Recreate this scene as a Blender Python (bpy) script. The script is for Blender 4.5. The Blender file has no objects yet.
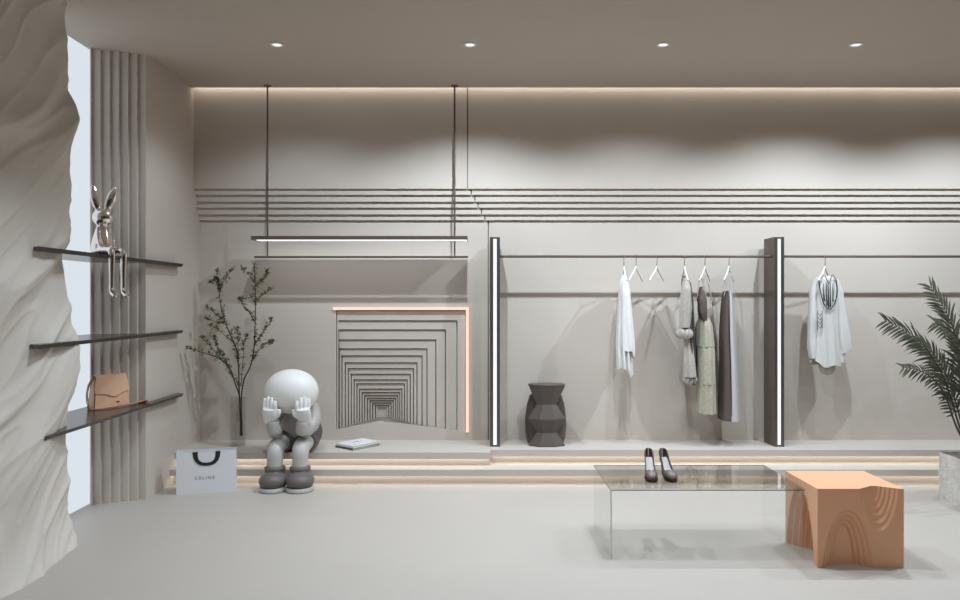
import bpy, bmesh, math, random
from mathutils import Vector, Matrix, noise

random.seed(7)
PI = math.pi
scene = bpy.context.scene
COL = scene.collection
F, CAMZ = 760.0, 1.35


def P(px, py, Y):
    """point at depth Y seen at photo pixel (px, py)"""
    return Vector(((px - 480) * Y / F, Y, CAMZ - (py - 300) * Y / F))


# ------------------------------------------------------------------ materials
def mat(name, col, rough=0.6, metal=0.0, bump=0.0, bscale=40.0, var=0.0, vscale=3.0, spec=0.5):
    m = bpy.data.materials.new(name)
    m.use_nodes = True
    nt = m.node_tree
    b = nt.nodes['Principled BSDF']
    b.inputs['Base Color'].default_value = (*col, 1)
    b.inputs['Roughness'].default_value = rough
    b.inputs['Metallic'].default_value = metal
    b.inputs['Specular IOR Level'].default_value = spec
    tc = nt.nodes.new('ShaderNodeTexCoord')
    if var > 0:
        n = nt.nodes.new('ShaderNodeTexNoise')
        n.inputs['Scale'].default_value = vscale
        n.inputs['Detail'].default_value = 6
        nt.links.new(tc.outputs['Object'], n.inputs['Vector'])
        r = nt.nodes.new('ShaderNodeValToRGB')
        r.color_ramp.elements[0].position = 0.3
        r.color_ramp.elements[1].position = 0.7
        r.color_ramp.elements[0].color = (*[c * (1 - var) for c in col], 1)
        r.color_ramp.elements[1].color = (*[min(1, c * (1 + var)) for c in col], 1)
        nt.links.new(n.outputs['Fac'], r.inputs['Fac'])
        nt.links.new(r.outputs['Color'], b.inputs['Base Color'])
    if bump > 0:
        n2 = nt.nodes.new('ShaderNodeTexNoise')
        n2.inputs['Scale'].default_value = bscale
        n2.inputs['Detail'].default_value = 5
        nt.links.new(tc.outputs['Object'], n2.inputs['Vector'])
        bp = nt.nodes.new('ShaderNodeBump')
        bp.inputs['Strength'].default_value = bump
        bp.inputs['Distance'].default_value = 0.01
        nt.links.new(n2.outputs['Fac'], bp.inputs['Height'])
        nt.links.new(bp.outputs['Normal'], b.inputs['Normal'])
    return m


def emit(name, col, strength):
    m = bpy.data.materials.new(name)
    m.use_nodes = True
    nt = m.node_tree
    nt.nodes.remove(nt.nodes['Principled BSDF'])
    e = nt.nodes.new('ShaderNodeEmission')
    e.inputs['Color'].default_value = (*col, 1)
    e.inputs['Strength'].default_value = strength
    nt.links.new(e.outputs[0], nt.nodes['Material Output'].inputs['Surface'])
    return m


def thin_glass(name, tint, ior=1.45, gloss=1.0):
    m = bpy.data.materials.new(name)
    m.use_nodes = True
    nt = m.node_tree
    nt.nodes.remove(nt.nodes['Principled BSDF'])
    fr = nt.nodes.new('ShaderNodeFresnel')
    fr.inputs['IOR'].default_value = ior
    t = nt.nodes.new('ShaderNodeBsdfTransparent')
    t.inputs['Color'].default_value = (*tint, 1)
    g = nt.nodes.new('ShaderNodeBsdfGlossy')
    g.inputs['Roughness'].default_value = 0.02
    g.inputs['Color'].default_value = (gloss, gloss, gloss, 1)
    mx = nt.nodes.new('ShaderNodeMixShader')
    ge = nt.nodes.new('ShaderNodeNewGeometry')          # only the entering face reflects
    sub = nt.nodes.new('ShaderNodeMath'); sub.operation = 'SUBTRACT'; sub.inputs[0].default_value = 1.0
    nt.links.new(ge.outputs['Backfacing'], sub.inputs[1])
    mul = nt.nodes.new('ShaderNodeMath'); mul.operation = 'MULTIPLY'
    nt.links.new(sub.outputs[0], mul.inputs[0]); nt.links.new(fr.outputs[0], mul.inputs[1])
    nt.links.new(mul.outputs[0], mx.inputs[0])
    nt.links.new(t.outputs[0], mx.inputs[1])
    nt.links.new(g.outputs[0], mx.inputs[2])
    nt.links.new(mx.outputs[0], nt.nodes['Material Output'].inputs['Surface'])
    return m


M = {}
PL = (0.592, 0.528, 0.468)
M['plaster'] = mat('warm plaster', PL, 0.75, bump=0.06, bscale=60, var=0.02, vscale=2)
M['ceiling'] = mat('ceiling paint', (0.54, 0.465, 0.395), 0.8, var=0.01)
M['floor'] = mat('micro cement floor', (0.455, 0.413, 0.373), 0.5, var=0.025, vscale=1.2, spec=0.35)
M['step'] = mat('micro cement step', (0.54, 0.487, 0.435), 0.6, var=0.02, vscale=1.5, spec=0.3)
M['rear'] = mat('taupe plaster', (0.22, 0.195, 0.17), 0.8)
M['groove'] = mat('shadow gap', (0.30, 0.26, 0.22), 0.9)
M['rock'] = mat('rough white plaster', (0.66, 0.61, 0.55), 0.8, bump=0.25, bscale=14, var=0.04, vscale=3)
M['bronze'] = mat('dark bronze', (0.125, 0.093, 0.077), 0.42, 0.3, bump=0.02, bscale=200)
M['bronze_pale'] = mat('brushed bronze', (0.17, 0.145, 0.125), 0.38, 0.8)
M['shelf'] = mat('dark lacquer', (0.055, 0.040, 0.035), 0.25, 0.0, spec=0.35)
M['chrome'] = mat('polished silver', (0.86, 0.80, 0.76), 0.13, 1.0)
M['white'] = mat('white lacquer', (0.80, 0.785, 0.77), 0.4)
M['toy_white'] = mat('white vinyl', (0.80, 0.785, 0.77), 0.42)
M['toy_grey'] = mat('warm grey vinyl', (0.42, 0.40, 0.38), 0.45)
M['toy_leg'] = mat('pale grey vinyl', (0.50, 0.48, 0.46), 0.45)
M['toy_dark'] = mat('dark grey vinyl', (0.10, 0.085, 0.078), 0.5)
M['toy_boot'] = mat('boot vinyl', (0.135, 0.115, 0.105), 0.5)
M['toy_sole'] = mat('sole vinyl', (0.45, 0.43, 0.41), 0.5)
M['tan'] = mat('tan leather', (0.76, 0.475, 0.31), 0.5, bump=0.04, bscale=300)
M['tan_dark'] = mat('tan leather edge', (0.10, 0.05, 0.03), 0.6)
M['strap'] = mat('strap leather', (0.48, 0.22, 0.12), 0.42)
M['gold'] = mat('antique brass', (0.45, 0.28, 0.16), 0.3, 1.0)
M['paper'] = mat('bag paper', (0.76, 0.765, 0.79), 0.55)
M['black'] = mat('black ribbon', (0.012, 0.012, 0.014), 0.5)
M['ink'] = mat('grey ink', (0.10, 0.10, 0.11), 0.6)
M['bark'] = mat('dark bark', (0.035, 0.026, 0.02), 0.8)
M['leaf'] = mat('small green leaf', (0.15, 0.165, 0.07), 0.6, var=0.35, vscale=9)
M['palm'] = mat('palm leaf', (0.10, 0.103, 0.064), 0.45, var=0.35, vscale=7)
M['palm_stem'] = mat('palm stem', (0.04, 0.036, 0.028), 0.5)
M['concrete'] = mat('pale rough concrete', (0.62, 0.59, 0.545), 0.9, bump=0.7, bscale=45, var=0.12, vscale=30)
M['soil'] = mat('soil', (0.05, 0.04, 0.03), 1.0, bump=0.8, bscale=60)
M['ceramic'] = mat('brown ceramic', (0.088, 0.066, 0.056), 0.36, bump=0.02, bscale=80)
M['cover_white'] = mat('book cover white', (0.78, 0.78, 0.80), 0.45)
M['cover_dark'] = mat('book cover dark', (0.10, 0.095, 0.085), 0.5)
M['pages'] = mat('book pages', (0.70, 0.67, 0.60), 0.8)
M['terracotta'] = mat('terracotta lacquer', (0.74, 0.39, 0.225), 0.42, bump=0.03, bscale=50)
M['shoe'] = mat('brown leather', (0.135, 0.092, 0.074), 0.42)
M['insole'] = mat('pale insole', (0.62, 0.62, 0.60), 0.6)
M['shoe_sole'] = mat('shoe sole', (0.02, 0.016, 0.015), 0.5)
M['cloth_white'] = mat('white cotton', (0.79, 0.775, 0.76), 0.8, bump=0.08, bscale=120)
M['cloth_blouse'] = mat('off white silk', (0.63, 0.615, 0.595), 0.6, bump=0.08, bscale=60)
M['cloth_beige'] = mat('beige crepe', (0.43, 0.39, 0.35), 0.85, bump=0.2, bscale=160, var=0.12, vscale=50)
M['cloth_brown'] = mat('dark brown cloth', (0.10, 0.075, 0.065), 0.85, bump=0.1, bscale=120)
M['cloth_linen'] = mat('sand linen', (0.43, 0.40, 0.325), 0.9, bump=0.3, bscale=180, var=0.15, vscale=60)
M['cloth_grey'] = mat('pale grey satin', (0.50, 0.49, 0.48), 0.5)
M['hook'] = mat('hook steel', (0.35, 0.34, 0.33), 0.3, 1.0)
M['glass'] = thin_glass('clear table glass', (0.815, 0.82, 0.81), 1.5)
M['leg_glass'] = thin_glass('clear leg glass', (0.925, 0.93, 0.92), 1.45)
M['side_glass'] = thin_glass('clear side glass', (0.975, 0.98, 0.978), 1.3)
M['vase_glass'] = thin_glass('vase glass', (0.90, 0.90, 0.89), 1.75, 1.0)
M['pane'] = thin_glass('window glass', (0.97, 0.98, 0.98), 1.2)
M['glass_edge'] = mat('dark polished glass edge', (0.16, 0.165, 0.155), 0.2)
M['led_cool'] = emit('cool led', (0.92, 0.97, 1.0), 2.2)
M['led_post'] = emit('post led', (0.90, 0.96, 1.0), 1.15)
M['led_warm'] = emit('warm led', (1.0, 0.95, 0.85), 4.2)
M['led_cove'] = emit('cove led', (1.0, 0.965, 0.91), 8.0)
M['led_peach'] = emit('peach led', (1.0, 0.66, 0.55), 1.15)
M['lamp_face'] = emit('downlight face', (0.95, 0.98, 1.0), 1.1)


# ------------------------------------------------------------------ helpers
def link(name, me, m=None, parent=None, loc=None):
    o = bpy.data.objects.new(name, me)
    COL.objects.link(o)
    if m is not None:
        me.materials.append(m)
    if parent is not None:
        o.parent = parent
    if loc is not None:
        o.location = loc
    return o


def obj(name, bm, m, parent=None, smooth=False, loc=None, recalc=True, angle=None):
    if recalc:
        bmesh.ops.recalc_face_normals(bm, faces=bm.faces[:])
    me = bpy.data.meshes.new(name)
    bm.to_mesh(me)
    bm.free()
    o = link(name, me, m, parent, loc)
    if smooth:
        for p in me.polygons:
            p.use_smooth = True
        if angle:
            me.set_sharp_from_angle(angle=math.radians(angle))
    return o


def tag(o, label=None, cat=None, group=None, kind=None):
    if label: o['label'] = label
    if cat: o['category'] = cat
    if group: o['group'] = group
    if kind: o['kind'] = kind
    return o


def thing(name, label, cat, loc=(0, 0, 0), rz=0.0, group=None):
    o = bpy.data.objects.new(name, None)
    COL.objects.link(o)
    o.empty_display_size = 0.1
    o.location = loc
    o.rotation_euler = (0, 0, rz)
    return tag(o, label, cat, group)


def dup(root, loc, rz, label, group=None):
    r = root.copy(); COL.objects.link(r)
    r.location = loc; r.rotation_euler = (0, 0, rz)
    r['label'] = label
    if group: r['group'] = group
    for ch in list(root.children):
        c = ch.copy(); COL.objects.link(c); c.parent = r
        for g in list(ch.children):
            d = g.copy(); COL.objects.link(d); d.parent = c
    return r


def box(bm, a, b, bevel=0.0, seg=2, mtx=None):
    x0, y0, z0 = a; x1, y1, z1 = b
    vs = [bm.verts.new(v) for v in ((x0, y0, z0), (x1, y0, z0), (x1, y1, z0), (x0, y1, z0),
                                    (x0, y0, z1), (x1, y0, z1), (x1, y1, z1), (x0, y1, z1))]
    fs = [bm.faces.new([vs[i] for i in q]) for q in
          ((3, 2, 1, 0), (4, 5, 6, 7), (0, 1, 5, 4), (1, 2, 6, 5), (2, 3, 7, 6), (3, 0, 4, 7))]
    if bevel > 0:
        es = list({e for f in fs for e in f.edges})
        r = bmesh.ops.bevel(bm, geom=es, offset=bevel, segments=seg, affect='EDGES', profile=0.6)
        vs = list({v for f in r['faces'] for v in f.verts} | {v for v in vs if v.is_valid})
    if mtx is not None:
        bmesh.ops.transform(bm, matrix=mtx, verts=[v for v in vs if v.is_valid])
    return vs


def boxobj(name, a, b, m, parent=None, bevel=0.0, seg=2):
    bm = bmesh.new()
    box(bm, a, b, bevel, seg)
    return obj(name, bm, m, parent, smooth=bevel > 0, angle=35)


def quad(bm, *pts):
    return bm.faces.new([bm.verts.new(p) for p in pts])


def rings(bm, rs, closed=True, cap=True):
    """skin a list of equal-length point rings"""
    vv = [[bm.verts.new(p) for p in r] for r in rs]
    n = len(rs[0])
    for a, b in zip(vv[:-1], vv[1:]):
        for i in range(n if closed else n - 1):
            j = (i + 1) % n
            bm.faces.new((a[i], a[j], b[j], b[i]))
    if cap and closed:
        bm.faces.new(vv[0][::-1]); bm.faces.new(vv[-1])
    return vv


def catmull(pts, sub=6):
    pts = [Vector(p) for p in pts]
    out = []
    for i in range(len(pts) - 1):
        p0 = pts[max(i - 1, 0)]; p1 = pts[i]; p2 = pts[i + 1]; p3 = pts[min(i + 2, len(pts) - 1)]
        for k in range(sub):
            t = k / sub
            out.append(0.5 * ((2 * p1) + (p2 - p0) * t + (2 * p0 - 5 * p1 + 4 * p2 - p3) * t * t
                              + (3 * p1 - p0 - 3 * p2 + p3) * t ** 3))
    out.append(pts[-1])
    return out


def lerp_list(l, t):
    x = t * (len(l) - 1); i = min(int(x), len(l) - 2); f = x - i
    return l[i] * (1 - f) + l[i + 1] * f


def tube(bm, pts, rad, n=8, sub=1, flat=1.0, up=Vector((0, 0, 1))):
    """tube through pts; rad number or list of radii; flat squashes one axis"""
    if sub > 1:
        pts = catmull(pts, sub)
    pts = [Vector(p) for p in pts]
    if not isinstance(rad, (list, tuple)):
        rad = [rad, rad]
    rs = []
    prev = None
    for i, p in enumerate(pts):
        d = (pts[min(i + 1, len(pts) - 1)] - pts[max(i - 1, 0)]).normalized()
        if prev is None:
            s = d.cross(up)
            if s.length < 1e-3: s = d.cross(Vector((1, 0, 0)))
        else:
            s = prev - d * prev.dot(d)
        s.normalize(); prev = s
        u = s.cross(d)
        r = lerp_list(list(rad), i / max(1, len(pts) - 1))
        rs.append([p + s * (r * math.cos(2 * PI * k / n)) + u * (r * flat * math.sin(2 * PI * k / n)) for k in range(n)])
    return rings(bm, rs)


def lathe(bm, prof, n=32, c=(0, 0, 0), sx=1.0, sy=1.0, rot=0.0, cap=True):
    rs = [[(c[0] + r * sx * math.cos(rot + 2 * PI * k / n), c[1] + r * sy * math.sin(rot + 2 * PI * k / n), c[2] + z)
           for k in range(n)] for r, z in prof]
    return rings(bm, rs, True, cap)


def ellipsoid(bm, c, r, n=24, m=14, mtx=None):
    res = bmesh.ops.create_uvsphere(bm, u_segments=n, v_segments=m, radius=1.0)
    T = Matrix.Translation(Vector(c)) @ (mtx.to_4x4() if mtx is not None else Matrix.Identity(4)) @ Matrix.Diagonal((*r, 1))
    bmesh.ops.transform(bm, matrix=T, verts=res['verts'])


def baked(name, bm, m, parent=None, mods=(), smooth=True, angle=None):
    """mesh with modifiers applied, as one mesh"""
    bmesh.ops.recalc_face_normals(bm, faces=bm.faces[:])
    me = bpy.data.meshes.new('tmp'); bm.to_mesh(me); bm.free()
    o = bpy.data.objects.new('tmp', me); COL.objects.link(o)
    for t, kw in mods:
        md = o.modifiers.new(t, t)
        for k, v in kw.items(): setattr(md, k, v)
    dg = bpy.context.evaluated_depsgraph_get(); dg.update()
    me2 = bpy.data.meshes.new_from_object(o.evaluated_get(dg))
    bpy.data.objects.remove(o); bpy.data.meshes.remove(me)
    me2.name = name
    me2.materials.clear()
    for p in me2.polygons: p.use_smooth = smooth
    if smooth and angle: me2.set_sharp_from_angle(angle=math.radians(angle))
    return link(name, me2, m, parent)


def interp(tab, x):
    if x <= tab[0][0]: return tab[0][1]
    for (a, b), (c, d) in zip(tab[:-1], tab[1:]):
        if x <= c: return b + (d - b) * (x - a) / (c - a)
    return tab[-1][1]


# ------------------------------------------------------------------ the room
XL, XR = -2.26, 4.7
YU, YL = 6.00, 6.13
YREAR = -3.0
CZ = 3.01
HP = 0.222


def struct(name, bm, m, smooth=False, angle=None):
    return tag(obj(name, bm, m, smooth=smooth, angle=angle), kind='structure')


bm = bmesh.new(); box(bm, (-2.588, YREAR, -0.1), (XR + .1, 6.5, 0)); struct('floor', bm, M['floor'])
bm = bmesh.new()
box(bm, (-2.588, YREAR, CZ), (XR + .1, 5.94, CZ + .25)); box(bm, (-2.588, 5.94, CZ + .15), (XR + .1, 6.5, CZ + .25))
struct('ceiling', bm, M['ceiling'])

# back wall: upper face, six receding mouldings, lower face with the stepped niche
zs = [3.17, 2.229, 2.184, 2.132, 2.088, 2.036, 1.992]     # bottom edges of each level
lv = [YU + (YL - YU) * k / 6 for k in range(7)]
seam = [-0.1026, -0.0732, -0.0450, -0.0198, 0.0078, 0.0340, 0.0630]
seam = [(p - 480) * y / F for p, y in zip([467, 470.7, 474.3, 477.5, 481, 484.3, 487.8], lv)]
bm = bmesh.new(); bg = bmesh.new()
G = 0.009
nx0, nx1 = -1.161, -0.110
nzt = 1.268


def zb(X):      # sloping floor line of the niche
    return interp([(nx0, .303), (-.815, .372), (nx1, .290)], X)


tops = [3.17] + zs[1:]
for k in range(7):
    Y = lv[k]
    z1 = tops[k]; z0 = zs[k + 1] if k < 6 else 0.15
    for (xa, xb) in ((XL - .3, seam[k]), (seam[k] + G, XR + .1)):
        if k == 6 and xa < -1:
            quad(bm, (xa, Y, z0), (nx0, Y, z0), (nx0, Y, z1), (xa, Y, z1))
            quad(bm, (nx1, Y, z0), (xb, Y, z0), (xb, Y, z1), (nx1, Y, z1))
            quad(bm, (nx0, Y, nzt), (nx1, Y, nzt), (nx1, Y, z1), (nx0, Y, z1))
            quad(bm, (nx0, Y, z0), (nx1, Y, z0), (nx1, Y, zb(nx1)), (-.815, Y, zb(-.815)), (nx0, Y, zb(nx0)))
        else:
            quad(bm, (xa, Y, z0), (xb, Y, z0), (xb, Y, z1), (xa, Y, z1))
        if k < 6:
            quad(bm, (xa, Y, z0), (xb, Y, z0), (xb, lv[k + 1], z0), (xa, lv[k + 1], z0))
    a, b = seam[k], seam[k] + G
    quad(bg, (a - .01, Y + .02, z0), (b + .01, Y + .02, z0), (b + .01, Y + .02, z1), (a - .01, Y + .02, z1))
# nested frames of the niche
tops_px = [320.3, 329.4, 339.4, 348.3, 355.3, 362.3, 368.1, 373.7, 379.3, 383.3, 388.6, 392.1, 395.1, 397.9, 400.3, 402.6, 404.9, 407.3]
right_px = [457.4, 445.9, 436.4, 427.5, 422.6, 417.5, 414.0, 410.8, 407.6, 405.0, 402.4, 400.2, 398.3, 396.2, 393.8, 391.6, 389.3, 386.8]
left_px = [338.2, 338.2, 338.2, 338.2, 341.2, 344.6, 347.7, 350.6, 353.4, 356.2, 358.8, 361.4, 364.0, 366.8, 369.4, 372.0, 374.8, 377.6]
ND = 0.0125
prev = (nx0, nx1, nzt, YL)


def npoly(p, Y):
    xl, xr, zt, _ = p
    return [Vector((xl, Y, zb(xl))), Vector((max(xl, min(xr, -.815)), Y, zb(-.815))), Vector((xr, Y, zb(xr))), Vector((xr, Y, zt)), Vector((xl, Y, zt))]


bn = bmesh.new()
for k in range(18):
    Yk = YL + ND * (k + 1)
    cur = ((left_px[k] - 480) * Yk / F, (right_px[k] - 480) * Yk / F, CAMZ - (tops_px[k] - 300) * Yk / F, Yk)
    gw = .0085
    gl = 0 if abs(cur[0] - prev[0]) < .02 and k in (1, 2, 3) else min(gw, max(0, cur[0] - prev[0]) * .45)
    gr = min(gw, (prev[1] - cur[1]) * .45); gt = min(gw, (prev[2] - cur[2]) * .45)
    ins_ = (prev[0] + gl, prev[1] - gr, prev[2] - gt, Yk)
    A0 = npoly(prev, prev[3]); A1 = npoly(prev, Yk + .03); C0 = npoly(ins_, Yk + .03); C1 = npoly(ins_, Yk); B1 = npoly(cur, Yk)
    for U, V in ((A0, A1), (A1, C0), (C0, C1)):
        for i in range(5):
            j = (i + 1) % 5
            if max((U[i] - V[i]).length, (U[j] - V[j]).length) > 1e-5: quad(bn, U[i], U[j], V[j], V[i])
    A1 = C1
    for i in range(0):
        j = (i + 1) % 5
        quad(bn, A0[i], A0[j], A1[j], A1[i])
        pass
    for i in range(5):
        j = (i + 1) % 5
        if (A1[i] - B1[i]).length > 1e-5 or (A1[j] - B1[j]).length > 1e-5:
            quad(bn, A1[i], A1[j], B1[j], B1[i])
    prev = cur
A0 = npoly(prev, prev[3]); A1 = npoly(prev, prev[3] + ND)
for i in range(5):
    quad(bn, A0[i], A0[(i + 1) % 5], A1[(i + 1) % 5], A1[i])
quad(bn, *A1)
wb = struct('wall_back', bm, M['plaster'])
tag(obj('recessed_panel', bn, M['plaster'], wb))
tag(obj('shadow_gap', bg, M['groove'], wb))
bm = bmesh.new(); box(bm, (-2.588, 6.45, -0.1), (XR + .1, 6.6, 3.25)); struct('wall_light_block', bm, M['plaster'])  # unseen slab added behind the back wall to block outside light

# left wall with its six vertical flutes, then the window
bm = bmesh.new()
WT = 3.17
pl = [(XL, 6.45), (XL, 5.14)]
for i in range(6):
    pl.append((XL - (i + 1) * .05, 5.14 - i * .14 / 6))
    pl.append((XL - (i + 1) * .05, 5.14 - (i + 1) * .14 / 6))
pl += [(-2.575, 5.015), (-2.575, 6.45)]
for i, (a, b) in enumerate(zip(pl, pl[1:] + pl[:1])):
    quad(bm, (*a, 0), (*b, 0), (*b, WT), (*a, WT))
struct('wall_left', bm, M['plaster'])
bm = bmesh.new(); box(bm, (-2.588, YREAR, 0), (-2.50, 1.4, CZ)); struct('wall_left_front', bm, M['plaster'])
bm = bmesh.new(); box(bm, (XR, YREAR, 0), (XR + .1, 6.45, CZ)); struct('wall_right', bm, M['rear'])
bm = bmesh.new(); box(bm, (-2.588, YREAR - .1, 0), (XR + .1, YREAR, CZ)); struct('wall_rear', bm, M['rear'])
bm = bmesh.new(); box(bm, (-2.585, 1.4, 0), (-2.575, 5.005, CZ)); struct('window_1', bm, M['pane'])

# steps: two floating slabs with glowing recesses
Y1, R1 = 5.53, 5.607
bm = bmesh.new()
box(bm, (XL, Y1, .069), (XR, 6.12, .115)); box(bm, (XL, R1, 0), (XR, 6.12, .069))
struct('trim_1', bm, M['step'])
XJ = (490.5 - 480) * 5.62 / F
Y2L, R2L, Y2R, R2R = 5.62, 5.69, 5.72, 5.794
bm = bmesh.new()
box(bm, (XL, Y2L, .174), (XJ, YL, HP)); box(bm, (XL, R2L, .115), (XJ, YL, .174))
struct('trim_2', bm, M['step'])
bm = bmesh.new()
box(bm, (XJ, Y2R, .174), (XR, YL, HP)); box(bm, (XJ, R2R, .115), (XR, YL, .174))
struct('trim_3', bm, M['step'])


for par, y0, zt, xa_, xb_ in (('trim_1', Y1, .0688, XL, XR), ('trim_2', Y2L, .1738, XL, XJ), ('trim_3', Y2R, .1738, XJ, XR)):
    boxobj('light_strip', (xa_ + .01, y0 + .032, zt - .0035), (xb_ - .004, y0 + .060, zt), M['led_warm'], bpy.data.objects[par])
boxobj('light_strip', (XL + .01, 5.941, CZ + .055), (XR - .01, 5.95, CZ + .085), M['led_cove'], bpy.data.objects['ceiling'])
t = thing('led_frame_light', 'thin peach light line along top and right of the nested square niche', 'light strip', ((333.5 - 480) * YL / F, YL, .28))
px0, px1 = (333.3 - 480) * YL / F, (468.6 - 480) * YL / F
zt1 = CAMZ - 7.2 * YL / F
lx, ly, lz = t.location
boxobj('top_strip', (px0 - lx, -.016, zt1 - .022 - lz), (px1 - lx, -.001, zt1 - lz), M['led_peach'], t)
boxobj('side_strip', (px1 - .022 - lx, -.016, .285 - lz), (px1 - lx, -.001, zt1 - .022 - lz), M['led_peach'], t)

# ------------------------------------------------------------------ rock wall
prof = [(0, 65), (30, 67), (60, 66), (90, 67), (105, 74), (118, 78), (130, 76), (145, 70), (165, 69), (185, 71.5), (200, 70), (215, 68),
        (240, 66), (255, 64), (270, 67), (300, 71), (330, 75), (365, 79), (385, 77), (405, 68), (420, 65), (450, 64), (475, 66), (490, 69), (510, 67), (530, 68), (545, 70)]
YE = 4.2
ztab = sorted((CAMZ - (y - 300) * YE / F, (p - 480) * YE / F) for y, p in prof)


def ridged(v):
    return 1 - abs(noise.noise(v)) * 2


def rock_x(Y, z):
    d = YE - Y
    base = interp(ztab, max(0, min(3.05, z + .85 * d))) if d > 0 else interp(ztab, z)
    w = math.exp(-max(d, 0) * 2.2)
    x = base * w + (-2.235) * (1 - w)
    # folds running up to the right
    a = math.radians(38)
    u = Y * math.cos(a) + z * math.sin(a); v = -Y * math.sin(a) + z * math.cos(a)
    v += .10 * noise.noise(Vector((u * 1.6, v * 1.4, 4)))
    amp = min(1, .25 + d * 1.3) if d > 0 else .25
    x += amp * (.055 * noise.noise(Vector((u * .8, v * 2.4, 2))) + .028 * noise.noise(Vector((u * 1.9 + 3, v * 5.5 + 1, 2))))
    for fu, fv, am, kk, sd in ((.55, 2.6, .026, 3.2, .5), (.9, 5.0, .015, 3.5, 7.5), (1.6, 9.0, .008, 3.0, 13.5)):
        nn_ = noise.noise(Vector((u * fu, v * fv, sd)))
        x += am * (max(0, 1 - abs(nn_) * kk) ** 1.5 - .3)
    x += .06 * math.exp(-z / .12) * (1 if d > .02 else .8)
    return x


bm = bmesh.new()
NZ = 330
zz = [CZ * i / NZ for i in range(NZ + 1)]
ys = [1.5 + (YE - 1.5) * (i / 190) ** .75 for i in range(191)]
cols = []
for Y in ys:
    cols.append([(rock_x(Y, z), Y, z) for z in zz])
for i in range(1, 9):
    f = i / 8
    cols.append([((rock_x(YE, z)) * (1 - f) + (-2.56) * f, YE + .05 * math.sin(f * PI * .8) + .012 * noise.noise(Vector((f * 3, z * 5, 1))), z) for z in zz])
cols.append([(-2.56, 1.5, z) for z in zz])
vv = rings(bm, [[c[k] for c in cols] for k in range(NZ + 1)], True, True)
tag(obj('wall_rock', bm, M['rock'], smooth=True, angle=50), kind='structure')

# ------------------------------------------------------------------ shelves
fl = lambda i: (XL - i * .32 / 6, 5.22 - i * .17 / 6)


def shelf(z, yn, label):
    t = thing('wall_shelf', label, 'shelf', (-2.2, 4.9, z))
    pts = [(-2.2, yn), (-2.2, 5.64), (XL + .002, 5.68), (XL + .002, 5.12)]
    pts += [(-2.40, 5.045), (-2.556, 4.975), (-2.56, 4.30), (-2.45, 4.05), (-2.33, yn + .09)]
    th = .022
    bm = bmesh.new()
    top = [bm.verts.new((x + 2.2, y - 4.9, 0)) for x, y in pts]
    bot = [bm.verts.new((x + 2.2 - (.012 if i in (0, 1) else 0), y - 4.9, -th)) for i, (x, y) in enumerate(pts)]
    bm.faces.new(top); bm.faces.new(bot[::-1])
    for i in range(len(pts)):
        j = (i + 1) % len(pts)
        bm.faces.new((top[i], top[j], bot[j], bot[i]))
    obj('board', bm, M['shelf'], t)
    return t


shelf(1.618, 3.79, 'dark shelf on the left wall carrying the silver rabbit, topmost of three')
shelf(1.126, 3.79, 'empty dark shelf on the left wall, middle of three')
shelf(.657, 3.86, 'dark shelf on the left wall carrying the tan handbag, lowest of three')

# ------------------------------------------------------------------ rabbit
t = thing('rabbit_figurine', 'polished silver long-eared rabbit figurine sitting on the top shelf with dangling legs', 'figurine', (-2.275, 4.58, 1.619))
bm = bmesh.new()
K = 1 / 165.0
body = [(.0, 0), (.058, .0), (.068, .012), (.068, .03), (.062, .07), (.052, .11), (.040, .15), (.030, .175), (.024, .20)]
lathe(bm, [(r + 1e-3, z) for r, z in body], 24, sx=.92, sy=1.0)
ellipsoid(bm, (.004, 0, .228), (.062, .058, .055))
for s in (-1, 1):
    R = Matrix.Rotation(s * -.22 - .08, 3, 'X')
    c = Vector((.0, s * .028, .27))
    d = R @ Vector((0, 0, 1))
    pts = [c + d * h + Vector((.015 * (h / .15) if s > 0 else -.02 * h / .15, 0, 0)) for h in (0, .03, .07, .11, .14, .155)]
    tube(bm, pts, [.016, .026, .031, .026, .015, .005], 12, flat=.6, up=Vector((1, 0, 0)))
    # arm against the body
    tube(bm, [(.012, s * .035, .165), (.038, s * .048, .10), (.055, s * .035, .03)], [.012, .011, .012], 8, sub=4)
    # leg: thigh over the shelf edge, shin down, foot
    ks = .012 + (.0 if s < 0 else .0)
    tube(bm, [(.02, s * .034, .026), (.09, s * .036, .028), (.150, s * .036, .020), (.163, s * .036, -.012),
              (.162, s * .036, -.09), (.160, s * .036, -.20)], [.024, .022, .020, .019, .016, .014], 12, sub=5)
    tube(bm, [(.157, s * .036, -.195), (.168, s * .036, -.222), (.198, s * .038, -.238), (.212, s * .038, -.238)],
         [.014, .016, .017, .010], 10, sub=4)
ob = baked('body', bm, M['chrome'], t, (('REMESH', dict(mode='VOXEL', voxel_size=.0042)), ('SMOOTH', dict(factor=.5, iterations=6))))
t.rotation_euler = (0, 0, math.radians(-34))

# ------------------------------------------------------------------ handbag
A = Vector((-2.428, 4.788, .657)); B = Vector((-2.312, 5.022, .657))
ang = math.atan2(B.y - A.y, B.x - A.x)
t = thing('handbag', 'tan leather flap handbag standing on the lowest wall shelf', 'handbag', A, ang)
L = (B - A).length
D, H, Dt = .070, .205, .028      # depth bottom, height, depth top ; local x along front, +y is away behind
bm = bmesh.new()
ins = .022
rs = []
for f, dx in ((0, 0), (.04, -.003), (.3, .002), (.7, .010), (1.0, ins)):
    y0 = .020 * f; y1 = D - (D - Dt - .020) * f
    c = .006
    rs.append([(dx + c, y0, H * f), (L - dx - c, y0, H * f), (L - dx, y0 + c, H * f), (L - dx, y1 - c, H * f),
               (L - dx - c, y1, H * f), (dx + c, y1, H * f), (dx, y1 - c, H * f), (dx, y0 + c, H * f)])
rings(bm, rs)
obj('body', bm, M['tan'], t, smooth=True, angle=30)
bm = bmesh.new()                                            # flap over the front and the top
n = 12
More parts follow.
